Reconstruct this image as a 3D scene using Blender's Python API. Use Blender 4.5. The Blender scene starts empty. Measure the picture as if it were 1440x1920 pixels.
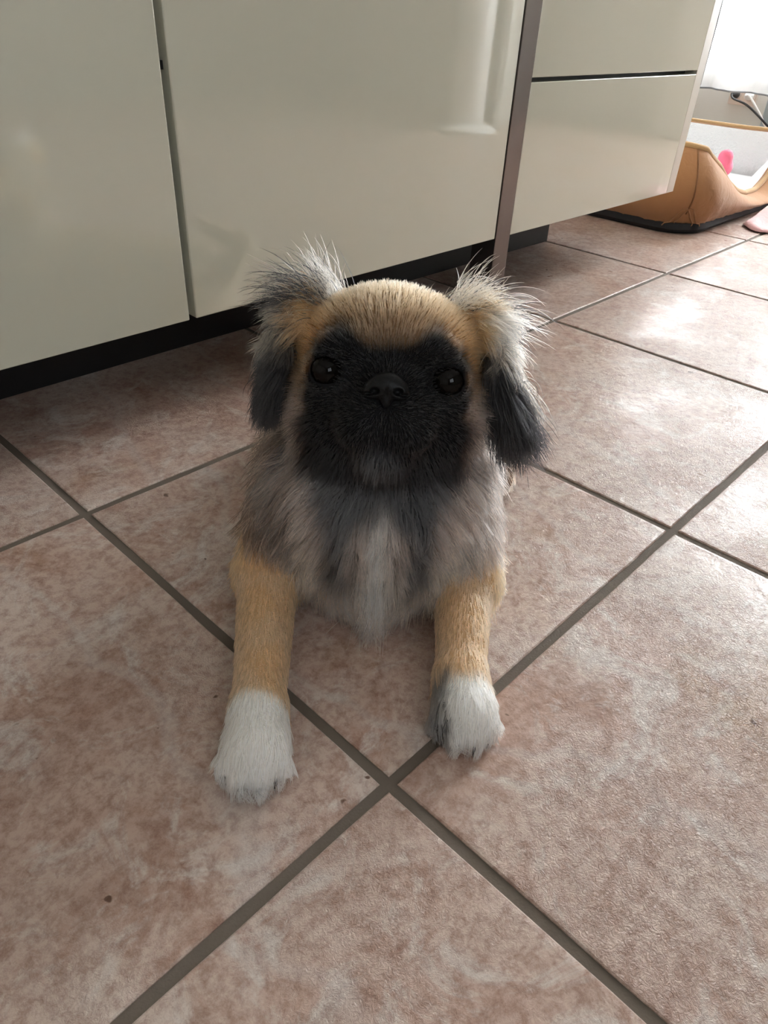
import bpy, bmesh, math, random
import numpy as np
from mathutils import Matrix, Vector, noise as mnoise

random.seed(7); rng = np.random.default_rng(7)
SC = bpy.context.scene
COL = SC.collection
T = 0.45                                    # floor tile pitch in metres

# ------------------------------------------------------------------ camera
CAM_F = 1343.17; YAW = 0.740429634; PITCH = 0.618510604; ROLL = 0.0552127202
CAM_P = Vector((-0.23688788, -0.19714161, 0.45847596))
def cam_basis():
    cy, sy, cp, sp = math.cos(YAW), math.sin(YAW), math.cos(PITCH), math.sin(PITCH)
    fw = Vector((cy*cp, sy*cp, -sp)); rt = Vector((sy, -cy, 0)); up = rt.cross(fw)
    c, s = math.cos(ROLL), math.sin(ROLL)
    return (c*rt + s*up, -s*rt + c*up, -fw)
cr, cu_, cb = cam_basis()
cd = bpy.data.cameras.new('camera'); cam = bpy.data.objects.new('camera', cd); COL.objects.link(cam)
cd.sensor_fit = 'VERTICAL'; cd.sensor_height = 24.0; cd.lens = CAM_F/1920*24.0
cd.clip_start = 0.01; cd.clip_end = 60
cam.matrix_world = Matrix(((cr.x, cu_.x, cb.x, CAM_P.x), (cr.y, cu_.y, cb.y, CAM_P.y), (cr.z, cu_.z, cb.z, CAM_P.z), (0, 0, 0, 1)))
SC.camera = cam

# ------------------------------------------------------------------ light, exposure
SC.view_settings.view_transform = 'Standard'; SC.view_settings.look = 'None'
SC.view_settings.gamma = 1.0; SC.view_settings.use_curve_mapping = False
SC.view_settings.exposure = 0.08
w = bpy.data.worlds.new('daylight'); SC.world = w; w.use_nodes = True
w.node_tree.nodes['Background'].inputs[0].default_value = (0.80, 0.90, 1.0, 1)
w.node_tree.nodes['Background'].inputs[1].default_value = 3.0
def area(name, loc, rot, sx, sy, power, col):
    l = bpy.data.lights.new(name, 'AREA'); l.shape = 'RECTANGLE'; l.size = sx; l.size_y = sy
    l.energy = power; l.color = col
    o = bpy.data.objects.new(name, l); COL.objects.link(o); o.location = loc; o.rotation_euler = rot
    return o
# daylight by the curtained balcony window; side and far windows are unseen, added as fill
area('window_daylight', (3.50, 1.21, 1.30), (0, math.radians(90), 0), 1.95, 0.56, 74, (0.95, 0.98, 1.0))
area('side_fill_light', (3.50, 0.22, 1.30), (0, math.radians(90), 0), 1.95, 0.64, 380, (0.95, 0.98, 1.0))  # added source that brightens the drawer fronts from the right
area('far_fill_light', (-1.1, -2.62, 1.55), (math.radians(90), 0, 0), 1.3, 1.2, 16, (0.95, 0.98, 1.0))  # added soft fill from behind the camera

# ------------------------------------------------------------------ helpers
def srgb(r, g, b):
    f = lambda c: (c/255/12.92) if c/255 <= 0.04045 else ((c/255+0.055)/1.055)**2.4
    return (f(r), f(g), f(b), 1)
def mat(name, col, rough=0.5, metal=0.0, spec=0.5, coat=0.0):
    m = bpy.data.materials.new(name); m.use_nodes = True
    b = m.node_tree.nodes['Principled BSDF']
    b.inputs['Base Color'].default_value = col if len(col) == 4 else (*col, 1)
    b.inputs['Roughness'].default_value = rough; b.inputs['Metallic'].default_value = metal
    b.inputs['Specular IOR Level'].default_value = spec; b.inputs['Coat Weight'].default_value = coat
    b.inputs['Coat Roughness'].default_value = 0.04
    return m
def N(m, t, **kw):
    n = m.node_tree.nodes.new(t)
    for k, v in kw.items():
        if k in n.inputs: n.inputs[k].default_value = v
        else: setattr(n, k, v)
    return n
def L(m, a, b): m.node_tree.links.new(a, b)
def bsdf(m): return m.node_tree.nodes['Principled BSDF']
def bump(m, scale, strength, dist=0.001, detail=3, distortion=0.0, coord='Object', stretch=None):
    tc = N(m, 'ShaderNodeTexCoord'); nz = N(m, 'ShaderNodeTexNoise', Scale=scale, Detail=detail, Distortion=distortion)
    if stretch:
        mp = N(m, 'ShaderNodeMapping'); mp.inputs['Scale'].default_value = stretch
        L(m, tc.outputs[coord], mp.inputs[0]); L(m, mp.outputs[0], nz.inputs['Vector'])
    else: L(m, tc.outputs[coord], nz.inputs['Vector'])
    bp = N(m, 'ShaderNodeBump', Strength=strength, Distance=dist)
    L(m, nz.outputs['Fac'], bp.inputs['Height']); L(m, bp.outputs[0], bsdf(m).inputs['Normal'])
    return nz, bp
def link(name, me, m=None, parent=None, loc=None, smooth=False):
    o = bpy.data.objects.new(name, me); COL.objects.link(o)
    if m is not None and not me.materials: me.materials.append(m)
    if parent is not None: o.parent = parent
    if loc is not None: o.location = loc
    if smooth: me.polygons.foreach_set('use_smooth', [True]*len(me.polygons))
    return o
def empty(name, loc=(0, 0, 0), rz=0):
    o = bpy.data.objects.new(name, None); COL.objects.link(o); o.location = loc; o.rotation_euler = (0, 0, rz)
    o.empty_display_size = 0.05
    return o
def tag(o, label=None, cat=None, group=None, kind=None):
    if label: o['label'] = label
    if cat: o['category'] = cat
    if group: o['group'] = group
    if kind: o['kind'] = kind
    return o
def box_bm(bm, x0, x1, y0, y1, z0, z1):
    v = [bm.verts.new(p) for p in ((x0,y0,z0),(x1,y0,z0),(x1,y1,z0),(x0,y1,z0),(x0,y0,z1),(x1,y0,z1),(x1,y1,z1),(x0,y1,z1))]
    for f in ((0,3,2,1),(4,5,6,7),(0,1,5,4),(1,2,6,5),(2,3,7,6),(3,0,4,7)): bm.faces.new([v[i] for i in f])
    return v
def bm_mesh(name, bm):
    me = bpy.data.meshes.new(name); bm.normal_update(); bm.to_mesh(me); bm.free(); return me
def box(name, b, m, parent=None, bev=0.0, seg=2):
    bm = bmesh.new(); box_bm(bm, *b)
    if bev > 0:
        bmesh.ops.bevel(bm, geom=bm.edges[:], offset=bev, segments=seg, affect='EDGES', profile=0.5)
    o = link(name, bm_mesh(name, bm), m, parent)
    if bev > 0:
        for pg in o.data.polygons: pg.use_smooth = max(abs(c) for c in pg.normal) < 0.999
    return o
def tube_mesh(name, pts, r, n=8, closed=False):
    pts = [Vector(p) for p in pts]; bm = bmesh.new(); rings = []; K = len(pts)
    rr = r if hasattr(r, '__len__') else [r]*K
    ref = None
    for i, p in enumerate(pts):
        a = pts[(i-1) % K] if (closed or i > 0) else p; b = pts[(i+1) % K] if (closed or i < K-1) else p
        t = (b-a).normalized()
        if ref is None: ref = t.orthogonal().normalized()
        ref = (ref - t*ref.dot(t)).normalized(); bi = t.cross(ref)
        rings.append([bm.verts.new(p + (ref*math.cos(k/n*2*math.pi) + bi*math.sin(k/n*2*math.pi))*rr[i]) for k in range(n)])
    for i in range(K if closed else K-1):
        A, B = rings[i], rings[(i+1) % K]
        for k in range(n): bm.faces.new((A[k], A[(k+1) % n], B[(k+1) % n], B[k]))
    if not closed:
        bm.faces.new(rings[0][::-1]); bm.faces.new(rings[-1])
    me = bm_mesh(name, bm); me.polygons.foreach_set('use_smooth', [True]*len(me.polygons)); return me
def lathe_mesh(name, prof, n=40):
    bm = bmesh.new(); rings = []
    for r, z in prof: rings.append([bm.verts.new((r*math.cos(2*math.pi*k/n), r*math.sin(2*math.pi*k/n), z)) for k in range(n)])
    for a, b in zip(rings, rings[1:]):
        for k in range(n): bm.faces.new((a[k], a[(k+1) % n], b[(k+1) % n], b[k]))
    bm.faces.new(rings[0][::-1]); bm.faces.new(rings[-1])
    me = bm_mesh(name, bm); me.polygons.foreach_set('use_smooth', [True]*len(me.polygons)); return me

# ------------------------------------------------------------------ materials
M_wall = mat('wall_paint', (0.62, 0.60, 0.55), 0.8); bump(M_wall, 300, 0.15, 0.0005)
M_wall_win = mat('window_wall_paint', (0.56, 0.56, 0.52), 0.8); bump(M_wall_win, 300, 0.15, 0.0005)
M_ceil = mat('ceiling_paint', (0.75, 0.74, 0.71), 0.9)
M_trim = mat('white_gloss_paint', (0.72, 0.71, 0.67), 0.3); bump(M_trim, 60, 0.05, 0.0005)
M_cream = mat('cream_lacquer', srgb(210, 208, 190), 0.03, 0, 0.5); bsdf(M_cream).inputs['IOR'].default_value = 2.3
_nz, _bp = bump(M_cream, 9, 0.006, 0.01, 1)
M_carc = mat('cream_board', srgb(150, 146, 128), 0.4)
M_side = mat('white_board', srgb(214, 206, 192), 0.35)
M_kick = mat('black_plinth', (0.008, 0.008, 0.009), 0.35)
M_steel = mat('dark_brushed_metal', (0.21, 0.185, 0.175), 0.16, 0.9)
bump(M_steel, 40, 0.05, 0.001, 2, 0, 'Object', (12, 12, 0.3))
M_work = mat('worktop_stone', (0.12, 0.11, 0.10), 0.3)
M_grout = mat('grout', (0.118, 0.093, 0.070), 0.85)
nzg, bpg = bump(M_grout, 500, 0.4, 0.0006)

def tile_material():
    m = mat('stoneware_tile', (0.5, 0.4, 0.35), 0.3, 0, 0.44); b = bsdf(m)
    tc = N(m, 'ShaderNodeTexCoord'); oi = N(m, 'ShaderNodeObjectInfo')
    off = N(m, 'ShaderNodeVectorMath', operation='SCALE'); cmb = N(m, 'ShaderNodeCombineXYZ')
    mul = N(m, 'ShaderNodeMath', operation='MULTIPLY'); mul.inputs[1].default_value = 37.0
    L(m, oi.outputs['Random'], mul.inputs[0])
    for k in range(3): L(m, mul.outputs[0], cmb.inputs[k])
    add = N(m, 'ShaderNodeVectorMath', operation='ADD')
    L(m, tc.outputs['Object'], add.inputs[0]); L(m, cmb.outputs[0], add.inputs[1])
    V = add.outputs[0]
    def noi(scale, detail, dist=0.0, rough=0.6):
        n = N(m, 'ShaderNodeTexNoise', Scale=scale, Detail=detail, Distortion=dist, Roughness=rough); L(m, V, n.inputs['Vector']); return n
    def ramp(src, stops):
        r = N(m, 'ShaderNodeValToRGB'); e = r.color_ramp.elements
        e[0].position, e[0].color = stops[0]; e[1].position, e[1].color = stops[1]
        for p, c in stops[2:]:
            x = e.new(p); x.color = c
        L(m, src, r.inputs[0]); return r
    def mix(fac, a, bcol, typ='MIX'):
        x = N(m, 'ShaderNodeMix', data_type='RGBA', blend_type=typ)
        if isinstance(fac, float): x.inputs[0].default_value = fac
        else: L(m, fac, x.inputs[0])
        for s, v in ((6, a), (7, bcol)):
            if isinstance(v, tuple): x.inputs[s].default_value = v
            else: L(m, v, x.inputs[s])
        return x.outputs[2]
    base = ramp(noi(5.5, 4, 0.6).outputs['Fac'], [(0.32, srgb(176, 146, 131)), (0.68, srgb(198, 181, 169))])
    rust = ramp(noi(12, 10, 0.6, 0.76).outputs['Fac'], [(0.50, (0, 0, 0, 1)), (0.66, (0.85, 0.85, 0.85, 1))])
    c1 = mix(rust.outputs[0], base.outputs[0], srgb(152, 115, 96))
    pale = ramp(noi(14, 8, 1.5, 0.7).outputs['Fac'], [(0.52, (0, 0, 0, 1)), (0.64, (0.8, 0.8, 0.8, 1))])
    c2 = mix(pale.outputs[0], c1, srgb(205, 196, 188))
    och = ramp(noi(7.0, 6, 0.4, 0.65).outputs['Fac'], [(0.56, (0, 0, 0, 1)), (0.75, (0.6, 0.6, 0.6, 1))])
    c2 = mix(och.outputs[0], c2, srgb(160, 132, 100))
    speck = ramp(noi(95, 9, 0.2, 0.8).outputs['Fac'], [(0.38, srgb(178, 150, 138)), (0.56, (1, 1, 1, 1))])
    c3 = mix(0.7, c2, speck.outputs[0], 'MULTIPLY')
    vein = N(m, 'ShaderNodeTexWave', Scale=1.3, Distortion=9.0, Detail=4); vein.inputs['Detail Scale'].default_value = 1.6
    L(m, V, vein.inputs['Vector'])
    vr = ramp(vein.outputs['Fac'], [(0.985, (0, 0, 0, 1)), (1.0, (0.18, 0.18, 0.18, 1))])
    c4 = mix(vr.outputs[0], c3, srgb(205, 202, 198))
    dots = ramp(noi(55, 2, 0, 0.5).outputs['Fac'], [(0.225, (1, 1, 1, 1)), (0.25, (0, 0, 0, 1))])
    c5 = mix(dots.outputs[0], c4, srgb(90, 62, 45))
    L(m, c5, b.inputs['Base Color'])
    ro = N(m, 'ShaderNodeMapRange'); L(m, noi(18, 5).outputs['Fac'], ro.inputs[0])
    ro.inputs[3].default_value = 0.22; ro.inputs[4].default_value = 0.40; L(m, ro.outputs[0], b.inputs['Roughness'])
    w1 = noi(300, 3, 1.6, 0.6); w2 = noi(45, 3, 0.5)
    msk = ramp(noi(6.5, 3).outputs['Fac'], [(0.38, (0.12, 0.12, 0.12, 1)), (0.60, (1, 1, 1, 1))])
    hm = N(m, 'ShaderNodeMath', operation='MULTIPLY'); L(m, w1.outputs['Fac'], hm.inputs[0]); L(m, msk.outputs[0], hm.inputs[1])
    ha = N(m, 'ShaderNodeMath', operation='MULTIPLY_ADD'); L(m, w2.outputs['Fac'], ha.inputs[0]); ha.inputs[1].default_value = 0.9; L(m, hm.outputs[0], ha.inputs[2])
    bp = N(m, 'ShaderNodeBump', Strength=0.7, Distance=0.0019); L(m, ha.outputs[0], bp.inputs['Height']); L(m, bp.outputs[0], b.inputs['Normal'])
    return m
M_tile = tile_material()

# ------------------------------------------------------------------ room shell
RX0, RX1, RY0, RY1, RZ = -2.6, 3.3, -2.4, 1.95, 2.5
floor = box('floor', (RX0, RX1, RY0, RY1, -0.06, -0.0022), M_grout); tag(floor, 'beige stoneware tiled kitchen floor with grey brown grout', None, None, 'structure')
def tile_mesh():
    g = 0.0042; h = T/2-g; bm = bmesh.new()
    prof = [(0.0, -0.004), (0.0003, -0.0012), (0.0014, -0.0003), (0.0045, 0.0)]
    rings = []
    K = 10
    for ins, z in prof:
        a = h-ins; ring = []
        for s in range(4):
            for k in range(K):
                t = -1+2*k/K
                j = 0.00035*math.sin(7*t+s*2.1)+0.0002*math.sin(19*t+s)
                p = {0: (t*a, -a+j), 1: (a-j, t*a), 2: (-t*a, a-j), 3: (-a+j, -t*a)}[s]
                ring.append(bm.verts.new((p[0], p[1], z)))
        rings.append(ring)
    for A, B in zip(rings, rings[1:]):
        n = len(A)
        for k in range(n): bm.faces.new((A[k], A[(k+1) % n], B[(k+1) % n], B[k]))
    bm.faces.new(rings[-1])
    me = bm_mesh('tile', bm); me.materials.append(M_tile); return me
TM = tile_mesh()
for i in range(-6, 8):
    for j in range(-6, 5):
        x, y = (i+0.5)*T, (j+0.5)*T
        if x-T/2 < RX0-0.12 or x+T/2 > RX1+0.33 or y-T/2 < RY0-0.33 or y+T/2 > RY1+0.33: continue
        o = link('tile', TM, None, floor, (x, y, 0)); o.rotation_euler = (0, 0, 0)
def wall(name, b, m, label):
    return tag(box(name, b, m), label, None, None, 'structure')
wall('wall_back', (RX0-0.1, RX1+0.35, RY1+0.22, RY1+0.32, -0.06, RZ), M_wall, 'plain painted kitchen wall behind the units')
wall('wall_left', (RX0-0.2, RX0-0.1, RY0-0.4, RY1+0.4, -0.06, RZ), M_wall, 'plain painted side wall')
WY0, WY1, WZ0, WZ1 = 0.92, 1.50, 0.32, 2.30; SY0, SY1 = -0.11, 0.55      # balcony window opening in the right wall, then the added side opening
bm = bmesh.new()
X0, X1 = RX1+0.12, RX1+0.30
for b in ((X0, X1, RY0-0.4, SY0, -0.06, RZ), (X0, X1, SY1, WY0, -0.06, RZ), (X0, X1, SY0, SY1, -0.06, WZ0), (X0, X1, SY0, SY1, WZ1, RZ), (X0, X1, WY1, RY1+0.4, -0.06, RZ), (X0, X1, WY0, WY1, -0.06, WZ0), (X0, X1, WY0, WY1, WZ1, RZ)): box_bm(bm, *b)
tag(link('wall_right', bm_mesh('wall_right', bm), M_wall_win), 'off white wall with the curtained window', None, None, 'structure')
FX0, FX1, FZ0, FZ1 = -1.8, -0.4, 0.9, 2.2  # opening of the added fill window
bm = bmesh.new(); Y0, Y1 = RY0-0.30, RY0-0.12
for b in ((RX0-0.2, FX0, Y0, Y1, -0.06, RZ), (FX1, RX1+0.3, Y0, Y1, -0.06, RZ), (FX0, FX1, Y0, Y1, -0.06, FZ0), (FX0, FX1, Y0, Y1, FZ1, RZ)): box_bm(bm, *b)
tag(link('wall_front', bm_mesh('wall_front', bm), mat('unlit_hallway_wall_paint', (0.26, 0.26, 0.23), 0.8)), 'painted wall facing the kitchen units', None, None, 'structure')  # paint darkened to stand for an unlit hallway in the reflections
tag(box('ceiling', (RX0-0.3, RX1+0.4, RY0-0.4, RY1+0.4, RZ, RZ+0.1), M_ceil), 'plain white ceiling', None, None, 'structure')
M_glass = bpy.data.materials.new('window_glass'); M_glass.use_nodes = True
nt = M_glass.node_tree; nt.nodes.remove(nt.nodes['Principled BSDF'])
g1 = N(M_glass, 'ShaderNodeBsdfTransparent'); g2 = N(M_glass, 'ShaderNodeBsdfGlossy', Roughness=0.02); gm = N(M_glass, 'ShaderNodeMixShader', Fac=0.08)
L(M_glass, g1.outputs[0], gm.inputs[1]); L(M_glass, g2.outputs[0], gm.inputs[2]); L(M_glass, gm.outputs[0], nt.nodes['Material Output'].inputs[0])
def window(name, axis, a0, a1, z0, z1, c, label):
    root = tag(empty(name, (0, 0, 0)), label, None, None, 'structure')
    def part(nm, p0, p1, q0, q1, th, m):
        b = (c-th, c+th, p0, p1, q0, q1) if axis == 'x' else (p0, p1, c-th, c+th, q0, q1)
        box(nm, b, m, root, 0.004 if m is M_trim else 0)
    f = 0.05; mid = (a0+a1)/2
    part('window_frame', a0, a0+f, z0, z1, 0.03, M_trim); part('window_frame', a1-f, a1, z0, z1, 0.03, M_trim)
    part('window_frame', a0+f, a1-f, z0, z0+f, 0.03, M_trim); part('window_frame', a0+f, a1-f, z1-f, z1, 0.03, M_trim)
    part('mullion', mid-0.03, mid+0.03, z0+f, z1-f, 0.03, M_trim)
    part('pane', a0+f, mid-0.03, z0+f, z1-f, 0.003, M_glass); part('pane', mid+0.03, a1-f, z0+f, z1-f, 0.003, M_glass)
window('window_1', 'x', WY0, WY1, WZ0, WZ1, RX1+0.16, 'white framed window behind the sheer curtain')
window('fill_window_3', 'x', SY0, SY1, WZ0, WZ1, RX1+0.16, 'added unseen white framed window beside the panelled door')  # unseen window, added to light the drawer fronts
window('fill_window_2', 'y', FX0, FX1, FZ0, FZ1, RY0-0.16, 'added unseen white framed fill window behind the photographer')  # unseen window, added as the room's fill

# ------------------------------------------------------------------ kitchen units
CY = 1.222*T; ZB = 0.295*T; ZT = 0.86                    # front plane, door bottom, carcass top
XG = 0.485*T; XP0, XP1 = 1.838*T, 1.930*T; XD1 = 3.268*T; XE = 3.345*T
G = 0.0042                                               # half gap between the two doors
def unit(name, x0, x1, label):
    r = tag(empty(name, ((x0+x1)/2, CY+0.3, 0)), label, 'cabinet')
    def ch(nm, b, m, bev=0.0):
        o = box(nm, b, m, None, bev); o.data.transform(Matrix.Translation((-(x0+x1)/2, -CY-0.3, 0))); o.parent = r; return o
    return r, ch
r, ch = unit('base_cabinet', XG-0.8, XG, '')
r['label'] = 'cream glossy base cabinet across the narrow door gap from the one beside the metal upright'
ch('body', (XG-0.8+0.002, XG-0.001, CY+0.024, CY+0.58, ZB+0.002, ZT), M_carc)
ch('door', (XG-0.798, XG-G-0.001, CY, CY+0.020, ZB, ZT-0.01), M_cream, 0.0016)
r, ch = unit('base_cabinet', XG, XP0, '')
r['label'] = 'wide cream glossy base cabinet between a narrow door gap and the dark metal upright'
ch('body', (XG+0.001, XP0-0.003, CY+0.024, CY+0.58, ZB+0.002, ZT), M_carc)
ch('door', (XG+G, XP0-0.002, CY, CY+0.020, ZB, ZT-0.01), M_cream, 0.0016)
o = ch('bumper', (XG+0.0002, XG+0.0035, CY+0.010, CY+0.0245, 0.392, 0.400), M_kick)
r, ch = unit('drawer_cabinet', XP1, XE, '')
r['label'] = 'cream glossy drawer cabinet with two stacked drawer fronts beside the dog bed'
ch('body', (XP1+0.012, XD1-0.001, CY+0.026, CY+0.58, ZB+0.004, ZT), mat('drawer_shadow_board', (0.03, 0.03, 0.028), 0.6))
ZD = 0.818*T
ch('drawer_front', (XP1+0.001, XD1-0.0015, CY, CY+0.020, ZB, ZD-0.0032), M_cream, 0.0014)
ch('drawer_front', (XP1+0.001, XD1-0.0015, CY, CY+0.020, ZD+0.0032, ZT-0.01), M_cream, 0.0014)
ch('side_panel', (XD1+0.0005, XE, CY+0.001, CY+0.585, ZB, ZT), M_side, 0.001)
o = box('metal_upright', (-0.5*(XP1-XP0), 0.5*(XP1-XP0), 0, 0.05, 0, ZT), M_steel, None, 0.001); o.location = ((XP0+XP1)/2, CY-0.001, 0.0)
tag(o, 'dark brushed metal upright running from floor between door and drawers', 'upright')
o = box('plinth', (XG-0.82, 3.0*T, 1.70*T, 1.70*T+0.016, 0.0005, ZB+0.002), M_kick); tag(o, 'black recessed plinth board under the kitchen units', 'plinth')
o = box('worktop', (XG-0.82, XE+0.01, CY-0.02, CY+0.60, ZT, ZT+0.038), M_work, None, 0.003); tag(o, 'dark stone worktop lying on the kitchen units', 'worktop')

# ------------------------------------------------------------------ far side of the room (seen as reflections in the gloss fronts)
fx, fy = 2.62, -0.95
r = tag(empty('tower_fan', (fx, fy, 0)), 'white tower fan on round base, mirrored in the glossy cabinet door', 'fan')
M_plas = mat('white_plastic', (0.82, 0.82, 0.80), 0.3); M_dk = mat('dark_grille', (0.08, 0.08, 0.08), 0.5)
link('base', lathe_mesh('base', [(0.135, 0.001), (0.138, 0.008), (0.132, 0.02), (0.10, 0.032), (0.07, 0.04)]), M_plas, r)
link('column', lathe_mesh('column', [(0.072, 0.036), (0.078, 0.06), (0.080, 0.4), (0.078, 0.88), (0.07, 0.92), (0.045, 0.935)]), M_plas, r)
for k in range(22):
    a = math.radians(28); z = 0.36+k*0.024
    bm = bmesh.new()
    vs = []
    for t in (-0.32, -0.16, 0, 0.16, 0.32):
        for dz in (0, 0.010): vs.append(bm.verts.new((0.0815*math.cos(a+t), 0.0815*math.sin(a+t), z+dz)))
    for q in range(4): bm.faces.new((vs[2*q], vs[2*q+2], vs[2*q+3], vs[2*q+1]))
    link('vent_slot', bm_mesh('vent_slot', bm), M_dk, r)
r = tag(empty('door_1', (3.385, -1.12, 0), math.atan2(0.22, -0.58)), 'white panelled interior door standing open behind the tower fan', None, None, 'structure')
def dch(nm, b, bev=0.003, par=None): return box(nm, b, M_trim, par or r, bev)
leaf = dch('leaf', (0.0, 0.62, 0.0, 0.036, 0.008, 2.02))
for (p0, p1, q0, q1) in ((0.10, 0.52, 0.38, 0.80), (0.10, 0.52, 0.95, 1.85)):
    for b in ((p0, p1, -0.012, 0, q0, q0+0.025), (p0, p1, -0.012, 0, q1-0.025, q1), (p0, p0+0.025, -0.012, 0, q0+0.025, q1-0.025), (p1-0.025, p1, -0.012, 0, q0+0.025, q1-0.025)): dch('moulding', b, 0.004, leaf)
tag(box('trim_1', (RX1+0.06, RX1+0.119, -0.42, -0.16, 0.001, 2.1), M_trim, None, 0.004), 'white door casing on the window wall', None, None, 'structure')
for nm, b in (('baseboard_right', (RX1+0.105, RX1+0.119, -0.15, WY1+0.3, 0.001, 0.085)),):
    tag(box(nm, b, M_trim, None, 0.003), 'white painted skirting board along the wall', None, None, 'structure')

# ------------------------------------------------------------------ sheer curtain
M_cur = bpy.data.materials.new('sheer_fabric'); M_cur.use_nodes = True
nt = M_cur.node_tree; nt.nodes.remove(nt.nodes['Principled BSDF'])
a = N(M_cur, 'ShaderNodeBsdfTranslucent'); a.inputs[0].default_value = (0.93, 0.94, 0.95, 1)
b = N(M_cur, 'ShaderNodeBsdfDiffuse'); b.inputs[0].default_value = (0.90, 0.90, 0.90, 1)
c = N(M_cur, 'ShaderNodeBsdfTransparent'); m1 = N(M_cur, 'ShaderNodeMixShader', Fac=0.35); m2 = N(M_cur, 'ShaderNodeMixShader', Fac=0.42)
L(M_cur, a.outputs[0], m1.inputs[1]); L(M_cur, b.outputs[0], m1.inputs[2]); L(M_cur, m1.outputs[0], m2.inputs[1]); L(M_cur, c.outputs[0], m2.inputs[2]); L(M_cur, m2.outputs[0], nt.nodes['Material Output'].inputs[0])
M_cur2 = M_cur.copy(); M_cur2.name = 'denser_sheer_fabric'; M_cur2.node_tree.nodes[m2.name].inputs[0].default_value = 0.38
M_hem = mat('grey_hem', (0.22, 0.23, 0.24), 0.7)
def curtain(name, y0, y1, zb, label, seed):
    rd = random.Random(seed); nx = 90; nz = 24; bm = bmesh.new(); V = []
    ph = rd.random()*6
    f = lambda y, z: 0.030*math.sin(y*34+ph+0.6*math.sin(z*1.7))+0.012*math.sin(y*71+ph*2+z)+0.01*math.sin(z*2.2+y*5)
    for k in range(nz+1):
        z = zb+(2.38-zb)*k/nz
        V.append([bm.verts.new((f(y0+(y1-y0)*i/nx, z), y0+(y1-y0)*i/nx, z)) for i in range(nx+1)])
    for k in range(nz):
        for i in range(nx): bm.faces.new((V[k][i], V[k][i+1], V[k+1][i+1], V[k+1][i]))
    r = tag(empty(name, (RX1+0.02, 0, 0)), label, 'curtain')
    o = link('fabric', bm_mesh('fabric', bm), M_cur, r, smooth=True)
    md = o.modifiers.new('s', 'SOLIDIFY'); md.thickness = 0.0008
    link('hem', tube_mesh('hem', [(f(y0+(y1-y0)*i/nx, zb), y0+(y1-y0)*i/nx, zb) for i in range(nx+1)], 0.0035, 6), M_hem, r)
    return r, o
curtain('sheer_curtain', 0.87, 1.62, 0.215, 'white sheer curtain panel hanging behind the dog bed', 3)
curtain('sheer_curtain', -0.14, 0.585, 0.235, 'white sheer curtain panel over the added side window beside the panelled door', 5)[1].data.materials[0] = M_cur2  # unseen curtain belonging to the added side window

# ------------------------------------------------------------------ puppy
# Modelled in its own frame: x to its left (picture right), y away from where it looks, z up; origin on the floor below the chest
DOG_D = 0.50
dog_loc = (CAM_P.x + DOG_D*math.cos(YAW), CAM_P.y + DOG_D*math.sin(YAW), 0)
dog_rz = YAW - math.pi/2
FP = math.radians(22)                                   # how far the face is lifted
HC = np.array([-0.003, 0.036, 0.2115])                  # skull centre
HA = np.array([1., 0, 0]); HN = np.array([0, -math.cos(FP), math.sin(FP)]); HB = np.array([0, math.sin(FP), math.cos(FP)])
HM = np.stack([HA, HB, HN])                             # rows: head axes a (side), b (up the face), c (out of the face)
def to_head(P): return (P-HC) @ HM.T
def from_head(q): return HC + np.asarray(q, float) @ HM
def ell(P, c, r):
    q = P-np.asarray(c); r = np.asarray(r); k0 = np.sqrt(((q/r)**2).sum(-1)); k1 = np.sqrt(((q/(r*r))**2).sum(-1))+1e-9
    return k0*(k0-1)/k1
def cone(P, a, b, ra, rb):
    a = np.asarray(a, float); b = np.asarray(b, float); ab = b-a
    t = np.clip(((P-a) @ ab)/(ab @ ab), 0, 1)
    return np.linalg.norm(P-(a+t[..., None]*ab), axis=-1)-(ra+(rb-ra)*t)
def flat(P, a, b, w, ra, rb, n, squash):                # a flattened cone (ear leather), squashed along n
    n = np.asarray(n, float); n = n/np.linalg.norm(n); a = np.asarray(a, float)
    q = P-a; h = q @ n; q = q+(squash-1)*h[..., None]*n
    return cone(q, (0, 0, 0), np.asarray(b)-a, ra, rb)/ (1+0.35*(squash-1))
def smin(a, b, k):
    h = np.clip(0.5+0.5*(b-a)/k, 0, 1); return b*(1-h)+a*h-k*h*(1-h)
def smins(lst, k):
    d = lst[0]
    for x in lst[1:]: d = smin(d, x, k)
    return d
EYES = [(-0.0460, 0.0045, 0.0395), (0.0455, 0.0015, 0.0395)]; EYE_R = 0.0138
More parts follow.
